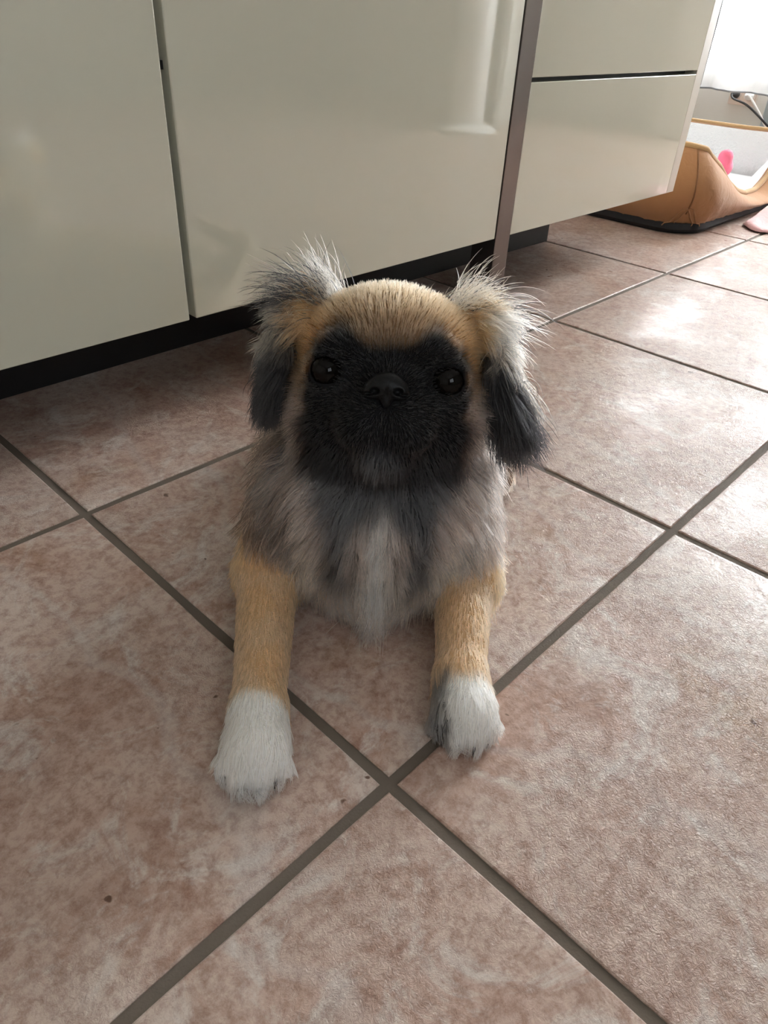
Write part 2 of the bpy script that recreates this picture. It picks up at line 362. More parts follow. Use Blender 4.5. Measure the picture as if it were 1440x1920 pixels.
# limbs: elbow, wrist, paw
LEGS = {'l': dict(sh=(-0.072, 0.05, 0.115), el=(-0.100, -0.015, 0.038), wr=(-0.086, -0.150, 0.022), pw=(-0.083, -0.182, 0.019), tip=-0.205),
        'r': dict(sh=(0.056, 0.05, 0.115), el=(0.075, -0.010, 0.039), wr=(0.0685, -0.108, 0.022), pw=(0.0705, -0.137, 0.019), tip=-0.158)}
def paw_sdf(P, g):
    px, py, pz = g['pw']; lst = [ell(P, (px, py+0.004, 0.018), (0.022, 0.026, 0.0165))]
    for k, (ox, oy) in enumerate(((-0.0165, -0.008), (-0.006, -0.0165), (0.006, -0.0165), (0.0165, -0.008))):
        lst.append(cone(P, (px+ox*0.75, py+oy*0.3, 0.019), (px+ox, py+oy, 0.0115), 0.0085, 0.0098))
    return smins(lst, 0.0028)
def groups(P):
    h = to_head(P); G_ = {}
    head = smins([ell(h, (0, 0.013, -0.006), (0.0715, 0.058, 0.059)), ell(h, (-0.041, -0.028, 0.008), (0.034, 0.038, 0.036)), ell(h, (0.041, -0.028, 0.008), (0.034, 0.038, 0.036)), ell(h, (0, -0.052, 0.018), (0.046, 0.026, 0.030))], 0.02)
    head = smins([head, ell(h, (0, -0.027, 0.040), (0.040, 0.028, 0.026))], 0.014)
    head = smins([head, ell(h, (-0.015, -0.034, 0.054), (0.0205, 0.0195, 0.0165)), ell(h, (0.015, -0.034, 0.054), (0.0205, 0.0195, 0.0165)),
                  ell(h, (0, -0.006, 0.052), (0.017, 0.012, 0.013)), ell(h, (0, -0.057, 0.047), (0.021, 0.013, 0.015))], 0.007)
    head = smins([head, ell(h, (-0.031, 0.024, 0.044), (0.021, 0.011, 0.012)), ell(h, (0.031, 0.024, 0.044), (0.021, 0.011, 0.012)),
                  ell(h, (-0.046, -0.017, 0.038), (0.017, 0.009, 0.010)), ell(h, (0.046, -0.019, 0.038), (0.017, 0.009, 0.010))], 0.008)
    for e in EYES:
        e = np.array(e); head = smin(head, np.linalg.norm(h-e, axis=-1)-(EYE_R+0.0026), 0.005)
        head = -smin(-head, ell(h, e+(0, 0, 0.013), (0.0122, 0.0104, 0.0125)), 0.0022)
        head = np.maximum(head, -(np.linalg.norm(h-e, axis=-1)-(EYE_R-0.0006)))
    G_['head'] = head
    for nm, sg in (('ear_l', -1), ('ear_r', 1)):
        mid = (-0.086, 0.018, -0.008) if sg < 0 else (0.087, 0.020, -0.008); end = (-0.093, -0.010, -0.002) if sg < 0 else (0.104, -0.014, -0.004)
        G_[nm] = smin(flat(h, (sg*0.055, 0.049, -0.016), mid, 0, 0.014, 0.021, (sg*-0.75, 0.75, 0.15), 2.4),
                      flat(h, mid, end, 0, 0.021, 0.015, (0.92, sg*0.2, sg*0.3), 2.4), 0.006)
    G_['chest'] = smins([cone(P, (-0.003, 0.045, 0.175), (-0.003, 0.035, 0.105), 0.056, 0.068), ell(P, (-0.006, 0.024, 0.088), (0.080, 0.070, 0.078)),
                         ell(P, (-0.050, 0.036, 0.095), (0.048, 0.06, 0.066)), ell(P, (0.028, 0.036, 0.095), (0.046, 0.06, 0.064)), ell(P, (-0.005, 0.012, 0.046), (0.056, 0.052, 0.038))], 0.03)
    G_['torso'] = smins([ell(P, (0.0, 0.15, 0.090), (0.080, 0.13, 0.078)), ell(P, (0.012, 0.27, 0.080), (0.080, 0.085, 0.076)),
                         ell(P, (0.085, 0.275, 0.052), (0.036, 0.07, 0.050)), ell(P, (-0.062, 0.275, 0.052), (0.036, 0.07, 0.050))], 0.03)
    for s in 'lr':
        g = LEGS[s]
        G_['leg_'+s] = smins([cone(P, g['sh'], g['el'], 0.036, 0.026), cone(P, g['el'], g['wr'], 0.0245, 0.0172), ell(P, (g['el'][0]+(-0.004 if s == 'l' else 0.010), g['el'][1]+0.018, 0.030), (0.022, 0.030, 0.027)),
                              cone(P, g['wr'], g['pw'], 0.0185, 0.018)], 0.012)
        G_['paw_'+s] = paw_sdf(P, g)
    hind = []
    for sx in (-1, 1):
        x = 0.012+sx*0.095
        hind.append(smins([cone(P, (x, 0.30, 0.030), (x+sx*0.018, 0.225, 0.018), 0.022, 0.016), ell(P, (x+sx*0.020, 0.205, 0.016), (0.020, 0.027, 0.015))], 0.012))
    G_['hind'] = np.minimum(*hind)
    G_['tail'] = smins([cone(P, (0.012, 0.34, 0.10), (0.03, 0.37, 0.15), 0.016, 0.014), cone(P, (0.03, 0.37, 0.15), (0.03, 0.31, 0.175), 0.014, 0.008)], 0.01)
    return G_
def dog_sdf(P, G_=None):
    g = G_ or groups(P)
    d = smin(g['head'], g['chest'], 0.022)
    d = smin(d, smin(g['torso'], g['tail'], 0.02), 0.04) if False else smin(d, g['torso'], 0.035)
    d = smin(d, g['tail'], 0.015)
    d = smin(d, smin(g['leg_l'], g['paw_l'], 0.010), 0.018); d = smin(d, smin(g['leg_r'], g['paw_r'], 0.010), 0.018)
    d = smin(d, g['hind'], 0.02)
    d = smin(d, g['ear_l'], 0.008); d = smin(d, g['ear_r'], 0.008)
    return -smin(-d, P[..., 2]-0.0015, 0.003) if False else np.maximum(d, 0.0012-P[..., 2])

RES = 0.0026; LO = np.array([-0.165, -0.225, -0.004]); HI = np.array([0.175, 0.425, 0.315])
dims = np.ceil((HI-LO)/RES).astype(int)+1
ax = [LO[i]+RES*np.arange(dims[i]) for i in range(3)]
D = np.empty(dims, np.float32)
for i0 in range(0, dims[0], 22):
    Pg = np.stack(np.meshgrid(ax[0][i0:i0+22], ax[1], ax[2], indexing='ij'), -1); D[i0:i0+22] = dog_sdf(Pg)
def surface_nets(D, LO, RES):
    ins = D < 0; nx, ny, nz = D.shape
    acc = np.zeros((nx-1, ny-1, nz-1, 3)); cnt = np.zeros((nx-1, ny-1, nz-1))
    corners = [(a, b, c) for a in (0, 1) for b in (0, 1) for c in (0, 1)]
    sl = lambda o: tuple(slice(o[k], D.shape[k]-1+o[k]) for k in range(3))
    for a in corners:
        for k in range(3):
            if a[k]: continue
            b = list(a); b[k] = 1
            da, db = D[sl(a)], D[sl(b)]; cr_ = (da < 0) != (db < 0)
            t = np.where(cr_, da/np.where(da-db == 0, 1, da-db), 0)
            p = np.array(a, float)
            for q in range(3): acc[..., q] += np.where(cr_, p[q]+(t if q == k else 0), 0)
            cnt += cr_
    act = cnt > 0; idx = -np.ones(cnt.shape, int); idx[act] = np.arange(act.sum())
    V = (np.argwhere(act)+acc[act]/cnt[act][:, None])*RES+LO
    F = []
    for k in range(3):
        o = [0, 0, 0]; o[k] = 1
        A = D[:nx-o[0], :ny-o[1], :nz-o[2]] < 0; B = D[o[0]:, o[1]:, o[2]:] < 0
        E_ = np.argwhere(A != B); u, v = (k+1) % 3, (k+2) % 3
        E_ = E_[(E_[:, u] > 0) & (E_[:, v] > 0) & (E_[:, u] < D.shape[u]-1) & (E_[:, v] < D.shape[v]-1)]
        du = np.zeros(3, int); du[u] = 1; dv = np.zeros(3, int); dv[v] = 1
        q = np.stack([idx[tuple((E_-du-dv).T)], idx[tuple((E_-dv).T)], idx[tuple(E_.T)], idx[tuple((E_-du).T)]], 1)
        flip = ~A[tuple(E_.T)]; q[flip] = q[flip][:, ::-1]; F.append(q)
    return V, np.concatenate(F)
DV, DF = surface_nets(D, LO, RES)

def tri_sample(F3, P):                                   # trilinear look-up in a grid
    q = np.clip((P-LO)/RES, 0, np.array(dims)-1.001); i = q.astype(int); t = q-i; out = 0
    for a in (0, 1):
        for b in (0, 1):
            for c in (0, 1):
                wgt = (t[:, 0] if a else 1-t[:, 0])*(t[:, 1] if b else 1-t[:, 1])*(t[:, 2] if c else 1-t[:, 2])
                out = out+wgt*F3[i[:, 0]+a, i[:, 1]+b, i[:, 2]+c]
    return out
def grad(P, e=0.002):
    g = np.stack([tri_sample(D, P+np.eye(3)[k]*e)-tri_sample(D, P-np.eye(3)[k]*e) for k in range(3)], -1)
    return g/(np.linalg.norm(g, axis=-1, keepdims=True)+1e-9)
def unit_(v): return v/(np.linalg.norm(v, axis=-1, keepdims=True)+1e-9)
def ss(a, b, x): t = np.clip((x-a)/(b-a), 0, 1); return t*t*(3-2*t)
def vnoise(P, s, seed=0):                                # cheap smooth noise, about -1..1
    q = P*s+seed*13.7
    return (np.sin(q[:, 0]*1.7+1.3*np.sin(q[:, 1]*1.1+seed))+np.sin(q[:, 1]*1.9+1.4*np.sin(q[:, 2]*1.3+2*seed))+np.sin(q[:, 2]*1.6+1.2*np.sin(q[:, 0]*1.5+3*seed)))/3

C_TAN = np.array([0.43, 0.265, 0.135]); C_OCH = np.array([0.37, 0.19, 0.072]); C_BLK = np.array([0.0045, 0.0042, 0.0048]); C_CRM = np.array([0.66, 0.55, 0.43])
C_WHT = np.array([0.86, 0.82, 0.755]); C_GRY = np.array([0.075, 0.075, 0.08]); C_PNK = np.array([0.50, 0.375, 0.315]); C_BRN = np.array([0.13, 0.075, 0.045])
def mixc(a, b, t): return a*(1-t[:, None])+b*t[:, None]
NAMES = ['head', 'ear_l', 'ear_r', 'chest', 'torso', 'leg_l', 'leg_r', 'paw_l', 'paw_r', 'hind', 'tail']
def weights(P, sg=0.006):
    g = groups(P); d = np.stack([g[n] for n in NAMES], 1); d = d-d.min(1, keepdims=True)
    wt = np.exp(-d/sg); return wt/wt.sum(1, keepdims=True)
def coat(P, W):
    """root colour, tip colour, length, lift, flow for points P on the skin"""
    n = len(P); h = to_head(P); a, b, c = h.T; x, y, z = P.T; n1 = vnoise(P, 60, 1); n2 = vnoise(P, 140, 2)
    S = lambda *k: np.stack(k, 1)
    one = np.ones(n); R_, T_, Ln, Lf, Fl = {}, {}, {}, {}, {}
    # head -----------------------------------------------------------
    col = mixc(np.tile(C_TAN*0.62, (n, 1)), C_OCH*0.85, ss(0.030, 0.060, np.abs(a)+0.006*n1))
    col = mixc(col, C_CRM*0.8, ss(0.055, 0.078, b-c*0.25+0.004*n1)*0.45)
    col = mixc(col, C_PNK*0.5, ss(0.015, -0.03, b)*ss(0.054, 0.066, np.abs(a)))
    top = 0.026+0.012*np.exp(-((np.abs(a)-0.034)/0.014)**2)-0.018*ss(0.050, 0.068, np.abs(a))
    edge = 0.0630-0.006*ss(0.0, 0.03, b)+0.002*ss(-0.02, -0.05, b)
    mask = ss(0.010, -0.006, b-top+0.004*n1)*ss(0.007, -0.005, np.abs(a)-edge+0.003*n2)*ss(-0.02, 0.005, c+0.02)
    smoke = ss(0.036, -0.004, b-top)*0.8*ss(0.034, 0.0, np.abs(a)-0.012)
    col = mixc(col, C_BRN*0.8, smoke*(1-mask)); col = mixc(col, C_BLK, mask)
    chin = np.exp(-((a+0.004)/0.014)**2-((b+0.058)/0.008)**2)*ss(0.03, 0.05, c)
    col = mixc(col, C_GRY*1.0, chin*0.6)
    R_['head'] = col*0.92; T_['head'] = mixc(col, np.minimum(col*1.3+0.015, 0.9), 1-mask)
    face = ss(0.022, 0.045, c)*ss(0.02, -0.02, b-top)
    Ln['head'] = 0.0105*(1-face)+0.0042*face+0.014*ss(0.045, 0.062, np.abs(a))*ss(0.03, -0.03, b)*(1-face)+0.006*chin+0.014*ss(-0.045, -0.07, b)
    Lf['head'] = 0.24*one+0.12*ss(-0.04, -0.07, b)
    Fl['head'] = (h-np.array([0, -0.012, 0.085])+S(0*a, -0.05*ss(-0.03, -0.06, b), 0*a)) @ HM
    # ears -----------------------------------------------------------
    for nm, sg in (('ear_l', -1), ('ear_r', 1)):
        aa = a*sg
        n3 = vnoise(P, 420, 9); stk = ss(0.05, 0.30, n3)
        if sg < 0:
            low = ss(0.034, 0.018, b+0.006*n1); blk = np.clip(np.maximum(low, 0.15+0.85*stk*ss(0.060, 0.072, aa)), 0, 1); cc = mixc(np.tile(C_CRM*0.24, (n, 1)), C_BLK*1.1, blk)
        else:
            inner = ss(0.100, 0.088, aa)*ss(0.024, 0.008, b)
            blk = np.clip(np.maximum(ss(0.018, -0.004, b+1.1*(aa-0.100)+0.006*n1)+inner, 0.85*stk*ss(0.045, 0.03, b)), 0, 1); cc = mixc(np.tile(C_CRM*0.9, (n, 1)), C_BLK*1.1, blk)
        cc = mixc(cc, C_OCH*0.8, ss(0.078, 0.064, aa)*ss(0.0, 0.02, b)*0.95)
        R_[nm] = cc; T_[nm] = mixc(cc*1.15, C_BLK*1.5, ss(0.040, 0.018, b)*(0.85 if sg < 0 else 0.5)*(1-0.8*ss(0.0, 0.3, -n3)*(sg > 0)))
        Ln[nm] = 0.024+(0.004 if sg < 0 else 0.022)*ss(0.035, -0.01, b)
        up = ss(0.052, 0.060, b+0.10*(0.06-aa))*ss(0.085, 0.06, aa)
        Ln[nm] = Ln[nm]+0.010*up
        Lf[nm] = 0.20+0.3*up+0.05*n1
        Fl[nm] = (S(sg*((0.26 if sg < 0 else 0.50)+(0.15 if sg < 0 else 0.55*ss(0.092, 0.108, aa))*1.0+0.50*ss(0.02, 0.05, b))*one, (-0.95+0.8*up)*one, 0.10*one)) @ HM
    # chest ----------------------------------------------------------
    xc = x+0.003+0.10*(0.12-z)*0.12; ax_ = np.abs(xc)
    col = mixc(np.tile(C_PNK, (n, 1)), C_CRM*0.92, ss(0.13, 0.06, z)*0.7)
    dark = np.exp(-((ax_-0.030)/0.014)**2)*ss(0.050, 0.075, z+0.01*n1)*ss(0.19, 0.13, z)
    dark = np.clip(dark*1.05+ss(0.118, 0.138, z-0.28*ax_+0.006*n1)*ss(0.075, 0.05, ax_)*ss(0.035, 0.015, y), 0, 1)
    side = ss(-0.060, -0.074, x+0.006*n1)*ss(0.02, 0.05, z)*(0.55+0.45*ss(-0.2, 0.2, vnoise(P, 300, 7)))
    strip = np.exp(-((xc)/(0.0075+0.006*ss(0.10, 0.04, z)))**2)*ss(0.15, 0.115, z)
    col = mixc(col, C_GRY*0.55, dark*(1-0.9*strip)); col = mixc(col, C_BRN*0.30, side); col = mixc(col, C_WHT*0.9, strip*0.85)
    streak = ss(0.10, 0.40, vnoise(P, 380, 5))*0.65; col = mixc(col, C_GRY, streak*(1-strip))
    back = ss(0.05, 0.09, y); col = mixc(col, C_TAN*0.8, back)
    R_['chest'] = col*0.6; T_['chest'] = np.minimum(col*1.2+0.01, 0.85)
    Ln['chest'] = 0.030+0.020*ss(0.09, 0.045, z)*ss(0.035, 0.012, ax_)+0.006*ss(0.05, 0.07, ax_)+0.006*ss(0.08, 0.05, z)
    Lf['chest'] = 0.24*one+0.14*ss(0.05, 0.08, ax_)
    Fl['chest'] = S(np.sign(xc)*(0.85*ss(0.004, 0.05, ax_)*ss(0.04, 0.10, z)-0.55*ss(0.0, 0.02, ax_)*ss(0.05, 0.03, ax_)*ss(0.075, 0.05, z)), -0.25+0.9*back, -1.0+0*x)
    # torso, tail ------------------------------------------------------
    col = mixc(np.tile(C_TAN*0.85, (n, 1)), C_BRN, 0.15+0.3*ss(0.10, 0.17, z+0.02*n1))
    for k in ('torso', 'tail'):
        R_[k] = col; T_[k] = col*1.2; Ln[k] = 0.022*one; Lf[k] = 0.3*one
        Fl[k] = S(np.sign(x-0.01)*0.3, one, -0.5*one)
    # legs -------------------------------------------------------------
    for s in 'lr':
        g = LEGS[s]; ax0 = np.array(g['wr'])-np.array(g['el']); ax0 = ax0/np.linalg.norm(ax0)
        col = mixc(np.tile(C_TAN*1.32+np.array([0.01, 0.012, 0.016]), (n, 1)), C_OCH*1.3, ss(-0.06, 0.0, y)*0.6)
        col = mixc(col, C_CRM*0.9, 0.25*ss(0.0, 0.8, n1))
        upz = ss(0.060, 0.085, z+0.005*n1); col = mixc(col, (mixc(np.tile(C_BRN*0.55, (n, 1)), C_PNK*0.7, ss(0.1, 0.4, vnoise(P, 380, 5))) if s == 'l' else np.tile(C_PNK*0.9, (n, 1))), upz)
        if s == 'l':
            wl = ss(0.004, -0.005, y-(g['wr'][1]+0.001)+0.003*n2); col = mixc(col, C_WHT, wl)
        else:
            wl = ss(0.006, -0.008, y-(g['wr'][1]-0.010)+0.004*n2); col = mixc(col, C_WHT*0.95, wl)
            gb = ss(g['pw'][0]-0.008, g['pw'][0]-0.018, x+0.003*n2)*ss(g['wr'][1]+0.004, g['wr'][1]-0.012, y); col = mixc(col, C_GRY*0.8, gb*0.9)
            col = mixc(col, C_GRY*2.2, wl*0.55*ss(0.25, 0.7, n1+0.4*n2))
        fan = ss(-0.03, 0.0, y)
        for k in ('leg_'+s, 'paw_'+s):
            R_[k] = col*0.92; T_[k] = np.minimum(col*1.12, 0.9)
            if k[0] == 'l':
                Ln[k] = 0.0085+0.006*wl+0.008*fan+0.012*ss(0.024, 0.012, z)*(1-wl)+0.016*upz; Lf[k] = 0.17+0.12*fan
                Fl[k] = ax0+S(0.35*(x-g['el'][0])/0.02*fan, 0*x, -0.25-0.3*fan)
            else:
                Ln[k] = 0.0120+0.003*ss(-0.01, -0.02, y-g['pw'][1]); Lf[k] = 0.12*one
                Fl[k] = S((x-g['pw'][0])*14, -1.0*one, -0.30*one)
    col = np.tile(C_BRN*1.4, (n, 1)); R_['hind'] = col; T_['hind'] = col*1.2; Ln['hind'] = 0.009*one; Lf['hind'] = 0.3*one; Fl['hind'] = S(0*x, -one, -0.2*one)
    Wc_ = W**4; Wc_ = Wc_/Wc_.sum(1, keepdims=True)
    blc = lambda dct: sum(Wc_[:, [i]]*dct[k] for i, k in enumerate(NAMES))
    bl = lambda dct: sum(W[:, [i]]*(dct[k] if dct[k].ndim == 2 else dct[k][:, None]) for i, k in enumerate(NAMES))
    fl = sum(W[:, [i]]*unit_(Fl[k]) for i, k in enumerate(NAMES))
    return blc(R_), blc(T_), bl(Ln)[:, 0], bl(Lf)[:, 0], fl

dog = tag(empty('puppy', dog_loc, dog_rz), 'fluffy tan puppy with black face and white paws lying on the tiles', 'dog')
me = bpy.data.meshes.new('body'); me.from_pydata(DV.tolist(), [], DF.tolist()); me.update()
Wv = weights(DV); rc = coat(DV, Wv)[0]*1.0
ca = me.color_attributes.new('coat', 'FLOAT_COLOR', 'POINT'); ca.data.foreach_set('color', np.c_[rc, np.ones(len(rc))].astype(np.float32).ravel())
M_skin = mat('undercoat', (0.3, 0.2, 0.1), 0.8, 0, 0.2); at = N(M_skin, 'ShaderNodeAttribute', attribute_name='coat'); L(M_skin, at.outputs['Color'], bsdf(M_skin).inputs['Base Color'])
body = link('body', me, M_skin, dog, smooth=True)

# --- fur
tri = np.concatenate([DF[:, [0, 1, 2]], DF[:, [0, 2, 3]]]); A_, B_, C_ = DV[tri[:, 0]], DV[tri[:, 1]], DV[tri[:, 2]]
ar = 0.5*np.linalg.norm(np.cross(B_-A_, C_-A_), axis=1); cen = (A_+B_+C_)/3
dens = np.where(cen[:, 1] > 0.10, 0.22, 1.0)*np.where(cen[:, 2] < 0.004, 0.1, 1.0)
Wc = weights(cen); dens *= 1+2.2*(Wc[:, 1]+Wc[:, 2])+0.35*(Wc[:, 7]+Wc[:, 8])
NH = 125000
ti = rng.choice(len(tri), NH, p=ar*dens/(ar*dens).sum())
u, v = rng.random((2, NH)); sw = u+v > 1; u[sw], v[sw] = 1-u[sw], 1-v[sw]
P0 = A_[ti]+u[:, None]*(B_-A_)[ti]+v[:, None]*(C_-A_)[ti]
hl = to_head(P0); keep = np.ones(NH, bool)
for e in EYES: keep &= np.linalg.norm(hl-np.array(e), axis=1) > EYE_R+0.0018
keep &= ~((((hl-np.array([0.001, -0.006, 0.066]))/np.array([0.0165, 0.0115, 0.014]))**2).sum(1) < 1)
P0 = P0[keep]; n = len(P0)
Wh = weights(P0, 0.005); rcol, tcol, ln, lf, fl = coat(P0, Wh); nr = grad(P0)
ft = unit_(fl-(fl*nr).sum(1, keepdims=True)*nr)
jit = rng.normal(size=(n, 3))*(0.07+0.10*ss(0.012, 0.028, ln)+0.10*(Wh[:, 1]+Wh[:, 2]))[:, None]
d0 = unit_(ft*(1-lf[:, None])+nr*lf[:, None]+jit)
ln = ln*(0.65+0.6*rng.random(n)+(Wh[:, 1]+Wh[:, 2])*0.55*rng.random(n)**4)
K = 7; pts = np.empty((n, K, 3)); pts[:, 0] = P0-nr*0.0006
d = d0.copy(); longf = np.clip(ln/0.03, 0, 1.4)[:, None]
wav = rng.normal(size=(n, 3))
for k in range(1, K):
    pts[:, k] = pts[:, k-1]+d*(ln/(K-1))[:, None]
    q = pts[:, k]; s = tri_sample(D, q); low = s < 0.0012
    if low.any(): q[low] += grad(q[low])*(0.0014-s[low])[:, None]
    d = unit_(d+fl*0.10+np.array([0, 0, -0.09])*longf+wav*0.05*longf)
# locks: hairs of a small patch lean towards one lead hair
cell = np.floor((P0+rng.normal(size=3)*0.01+jit*0.004)/np.where(ln > 0.018, 0.0075, 0.0045+0.0035*(Wh[:, 7]+Wh[:, 8]))[:, None]).astype(np.int64)
key = (cell[:, 0]*7919+cell[:, 1]*104729+cell[:, 2]*1299709)
_, first, inv = np.unique(key, return_index=True, return_inverse=True)
lead = first[inv.ravel()]; tt = np.linspace(0, 1, K)[None, :, None]
cl = (np.clip(ln/0.025+0.45*(Wh[:, 7]+Wh[:, 8]), 0.12, 0.85)*rng.uniform(0.5, 1.0, n))[:, None, None]*tt**1.3
tgt = pts[lead]; pts = pts+(tgt-pts)*cl*0.95
pts[..., 2] = np.maximum(pts[..., 2], 0.0008)
val = (1+0.16*rng.normal(size=n)+0.05*rng.normal(size=n)[lead]+(0.24*ss(0.014, 0.028, ln))*rng.normal(size=n)[lead])[:, None]
val = np.clip(val, 0.35, 1.8); rcol = np.clip(rcol*val, 0.004, 0.92); tcol = np.clip(tcol*val, 0.004, 0.95)
colr = rcol[:, None]*(1-tt)+tcol[:, None]*tt
# long stray wisps standing off the ear bases
def wisps(cen, spread, nn_, dirs, L0, c1, c2, pblk):
    o = rng.normal(size=(nn_, 3))*spread; base = from_head(np.array(cen)+o); dd = unit_(np.array(dirs)+rng.normal(size=(nn_, 3))*0.22+o*8) @ HM
    lw = L0*(0.5+0.7*rng.random(nn_)); pp = np.empty((nn_, K, 3)); pp[:, 0] = base; d_ = dd.copy(); bend = rng.normal(size=(nn_, 3))*0.05
    for k in range(1, K):
        pp[:, k] = pp[:, k-1]+d_*(lw/(K-1))[:, None]; d_ = unit_(d_+np.array([0, 0, -0.13])+bend)
    bk = rng.random(nn_) < pblk; cw = np.where(bk[:, None], C_BLK*1.5, np.array(c1)*(0.8+0.4*rng.random((nn_, 1))))
    return pp, lw, np.repeat(cw[:, None], K, 1)
WS = [wisps((-0.052, 0.060, -0.012), 0.007, 380, (-0.55, 0.95, 0.1), 0.034, C_CRM*0.6, 0, 0.2), wisps((-0.066, 0.056, -0.010), 0.008, 320, (-1.0, 0.40, 0.2), 0.042, C_CRM*0.55, 0, 0.7),
      wisps((0.058, 0.058, -0.012), 0.007, 420, (0.65, 0.65, 0.1), 0.030, C_CRM, 0, 0.05), wisps((0.074, 0.048, -0.010), 0.008, 260, (1.0, 0.15, 0.2), 0.042, C_CRM*1.1, 0, 0.25)]
pts = np.concatenate([pts]+[q[0] for q in WS]); ln = np.concatenate([ln]+[q[1] for q in WS]); colr = np.concatenate([colr]+[q[2] for q in WS])
rad = (0.00017+0.00008*np.clip(ln/0.03, 0, 1))[:, None]*np.array([1, 1, 0.95, 0.88, 0.75, 0.5, 0.12])[None]
M_fur = bpy.data.materials.new('fur'); M_fur.use_nodes = True
nt = M_fur.node_tree; nt.nodes.remove(nt.nodes['Principled BSDF'])
hb = N(M_fur, 'ShaderNodeBsdfHairPrincipled'); hb.model = 'CHIANG'; hb.parametrization = 'COLOR'
hb.inputs['Roughness'].default_value = 0.42; hb.inputs['Radial Roughness'].default_value = 0.55; hb.inputs['Coat'].default_value = 0.0
at = N(M_fur, 'ShaderNodeAttribute', attribute_name='hair_colour'); L(M_fur, at.outputs['Color'], hb.inputs['Color']); L(M_fur, hb.outputs[0], nt.nodes['Material Output'].inputs[0])
def fur_object(name, pts, rad, colr, parent):
    n, K = pts.shape[:2]; hc = bpy.data.hair_curves.new(name); hc.add_curves([K]*n)
    hc.attributes['position'].data.foreach_set('vector', pts.astype(np.float32).ravel())
    ra = hc.attributes.get('radius') or hc.attributes.new('radius', 'FLOAT', 'POINT'); ra.data.foreach_set('value', rad.astype(np.float32).ravel())
    cc = hc.attributes.new('hair_colour', 'FLOAT_COLOR', 'POINT'); cc.data.foreach_set('color', np.concatenate([colr, np.ones(colr.shape[:2]+(1,))], -1).astype(np.float32).ravel())
    hc.materials.append(M_fur); o = bpy.data.objects.new(name, hc); COL.objects.link(o); o.parent = parent; o['kind'] = 'stuff'
    return o
fur_object('fur', pts, rad, colr, dog)

# --- eyes, nose, claws
M_eye = mat('eye', (0.004, 0.003, 0.0025), 0.04, 0, 0.16, 0.0)
def uv_ball(name, r, seg=24, ring=16):
    bm = bmesh.new(); bmesh.ops.create_uvsphere(bm, u_segments=seg, v_segments=ring, radius=r); me = bm_mesh(name, bm)
    me.polygons.foreach_set('use_smooth', [True]*len(me.polygons)); return me
for e in EYES:
    me = uv_ball('eye', EYE_R); o = link('eye', me, M_eye, dog, Vector(from_head(e))); o['label'] = 'dark glossy eye'
M_nose = mat('nose_leather', (0.005, 0.005, 0.0055), 0.42, 0, 0.22); bump(M_nose, 900, 0.5, 0.0004)
nr_ = 0.0008; nlo = np.array([-0.024, -0.022, 0.05]); nd = (62, 52, 42)
Pg = np.stack(np.meshgrid(*[nlo[i]+nr_*np.arange(nd[i]) for i in range(3)], indexing='ij'), -1)
ns = smins([ell(Pg, (0, -0.003, 0.0655), (0.0135, 0.0095, 0.0085)), ell(Pg, (-0.0095, -0.007, 0.0655), (0.0075, 0.007, 0.0075)), ell(Pg, (0.0095, -0.007, 0.0655), (0.0075, 0.007, 0.0075)), ell(Pg, (0, -0.014, 0.066), (0.004, 0.006, 0.005))], 0.004)
for sx in (-1, 1):
    hole = np.minimum(ell(Pg, (sx*0.0085, -0.0072, 0.0735), (0.0036, 0.0028, 0.006)), ell(Pg, (sx*0.0135, -0.0095, 0.0715), (0.0040, 0.0014, 0.005)))
    ns = -smin(-ns, hole, 0.0012)
ns = -smin(-ns, ell(Pg, (0, -0.012, 0.0755), (0.0006, 0.010, 0.004)), 0.001)
nv, nf = surface_nets(ns.astype(np.float32), nlo, nr_)
me = bpy.data.meshes.new('nose'); me.from_pydata((HC+nv @ HM).tolist(), [], nf.tolist()); me.update()
link('nose', me, M_nose, dog, smooth=True)
M_claw = mat('claw', (0.05, 0.04, 0.035), 0.35)
for s in 'lr':
    g = LEGS[s]; px, py, _ = g['pw']
    for ox, oy in ((-0.0165, -0.008), (-0.006, -0.0165), (0.006, -0.0165), (0.0165, -0.008)):
        q = Vector((px+ox*1.02, py+oy-0.007, 0.010))
        link('claw', tube_mesh('claw', [q, q+Vector((0, -0.004, -0.001)), q+Vector((0, -0.007, -0.0045)), q+Vector((0, -0.008, -0.0075))], [0.0022, 0.0019, 0.0012, 0.0004], 6), M_claw, dog)

# ------------------------------------------------------------------ dog bed by the window
def mat_fabric(name, col, rough=0.9, scale=40, strength=0.4, dist=0.004, fine=900):
    m = mat(name, col, rough, 0, 0.2); bsdf(m).inputs['Sheen Weight'].default_value = 0.25
    tc = N(m, 'ShaderNodeTexCoord'); a = N(m, 'ShaderNodeTexNoise', Scale=scale, Detail=3, Distortion=0.8); b = N(m, 'ShaderNodeTexNoise', Scale=fine, Detail=2)
    L(m, tc.outputs['Object'], a.inputs['Vector']); L(m, tc.outputs['Object'], b.inputs['Vector'])
    s = N(m, 'ShaderNodeMath', operation='MULTIPLY_ADD'); L(m, b.outputs['Fac'], s.inputs[0]); s.inputs[1].default_value = 0.12; L(m, a.outputs['Fac'], s.inputs[2])
    bp = N(m, 'ShaderNodeBump', Strength=strength, Distance=dist); L(m, s.outputs[0], bp.inputs['Height']); L(m, bp.outputs[0], bsdf(m).inputs['Normal']); return m
M_btan = mat_fabric('tan_suede', srgb(156, 112, 74)); M_bpip = mat_fabric('tan_piping', srgb(178, 144, 102), fine=1500)
M_bwht = mat_fabric('white_plush', (0.86, 0.87, 0.88), 0.95, 120, 0.8, 0.006)
BX0, BX1, BY0, BY1 = 1.675, 2.47, 0.560, 1.17
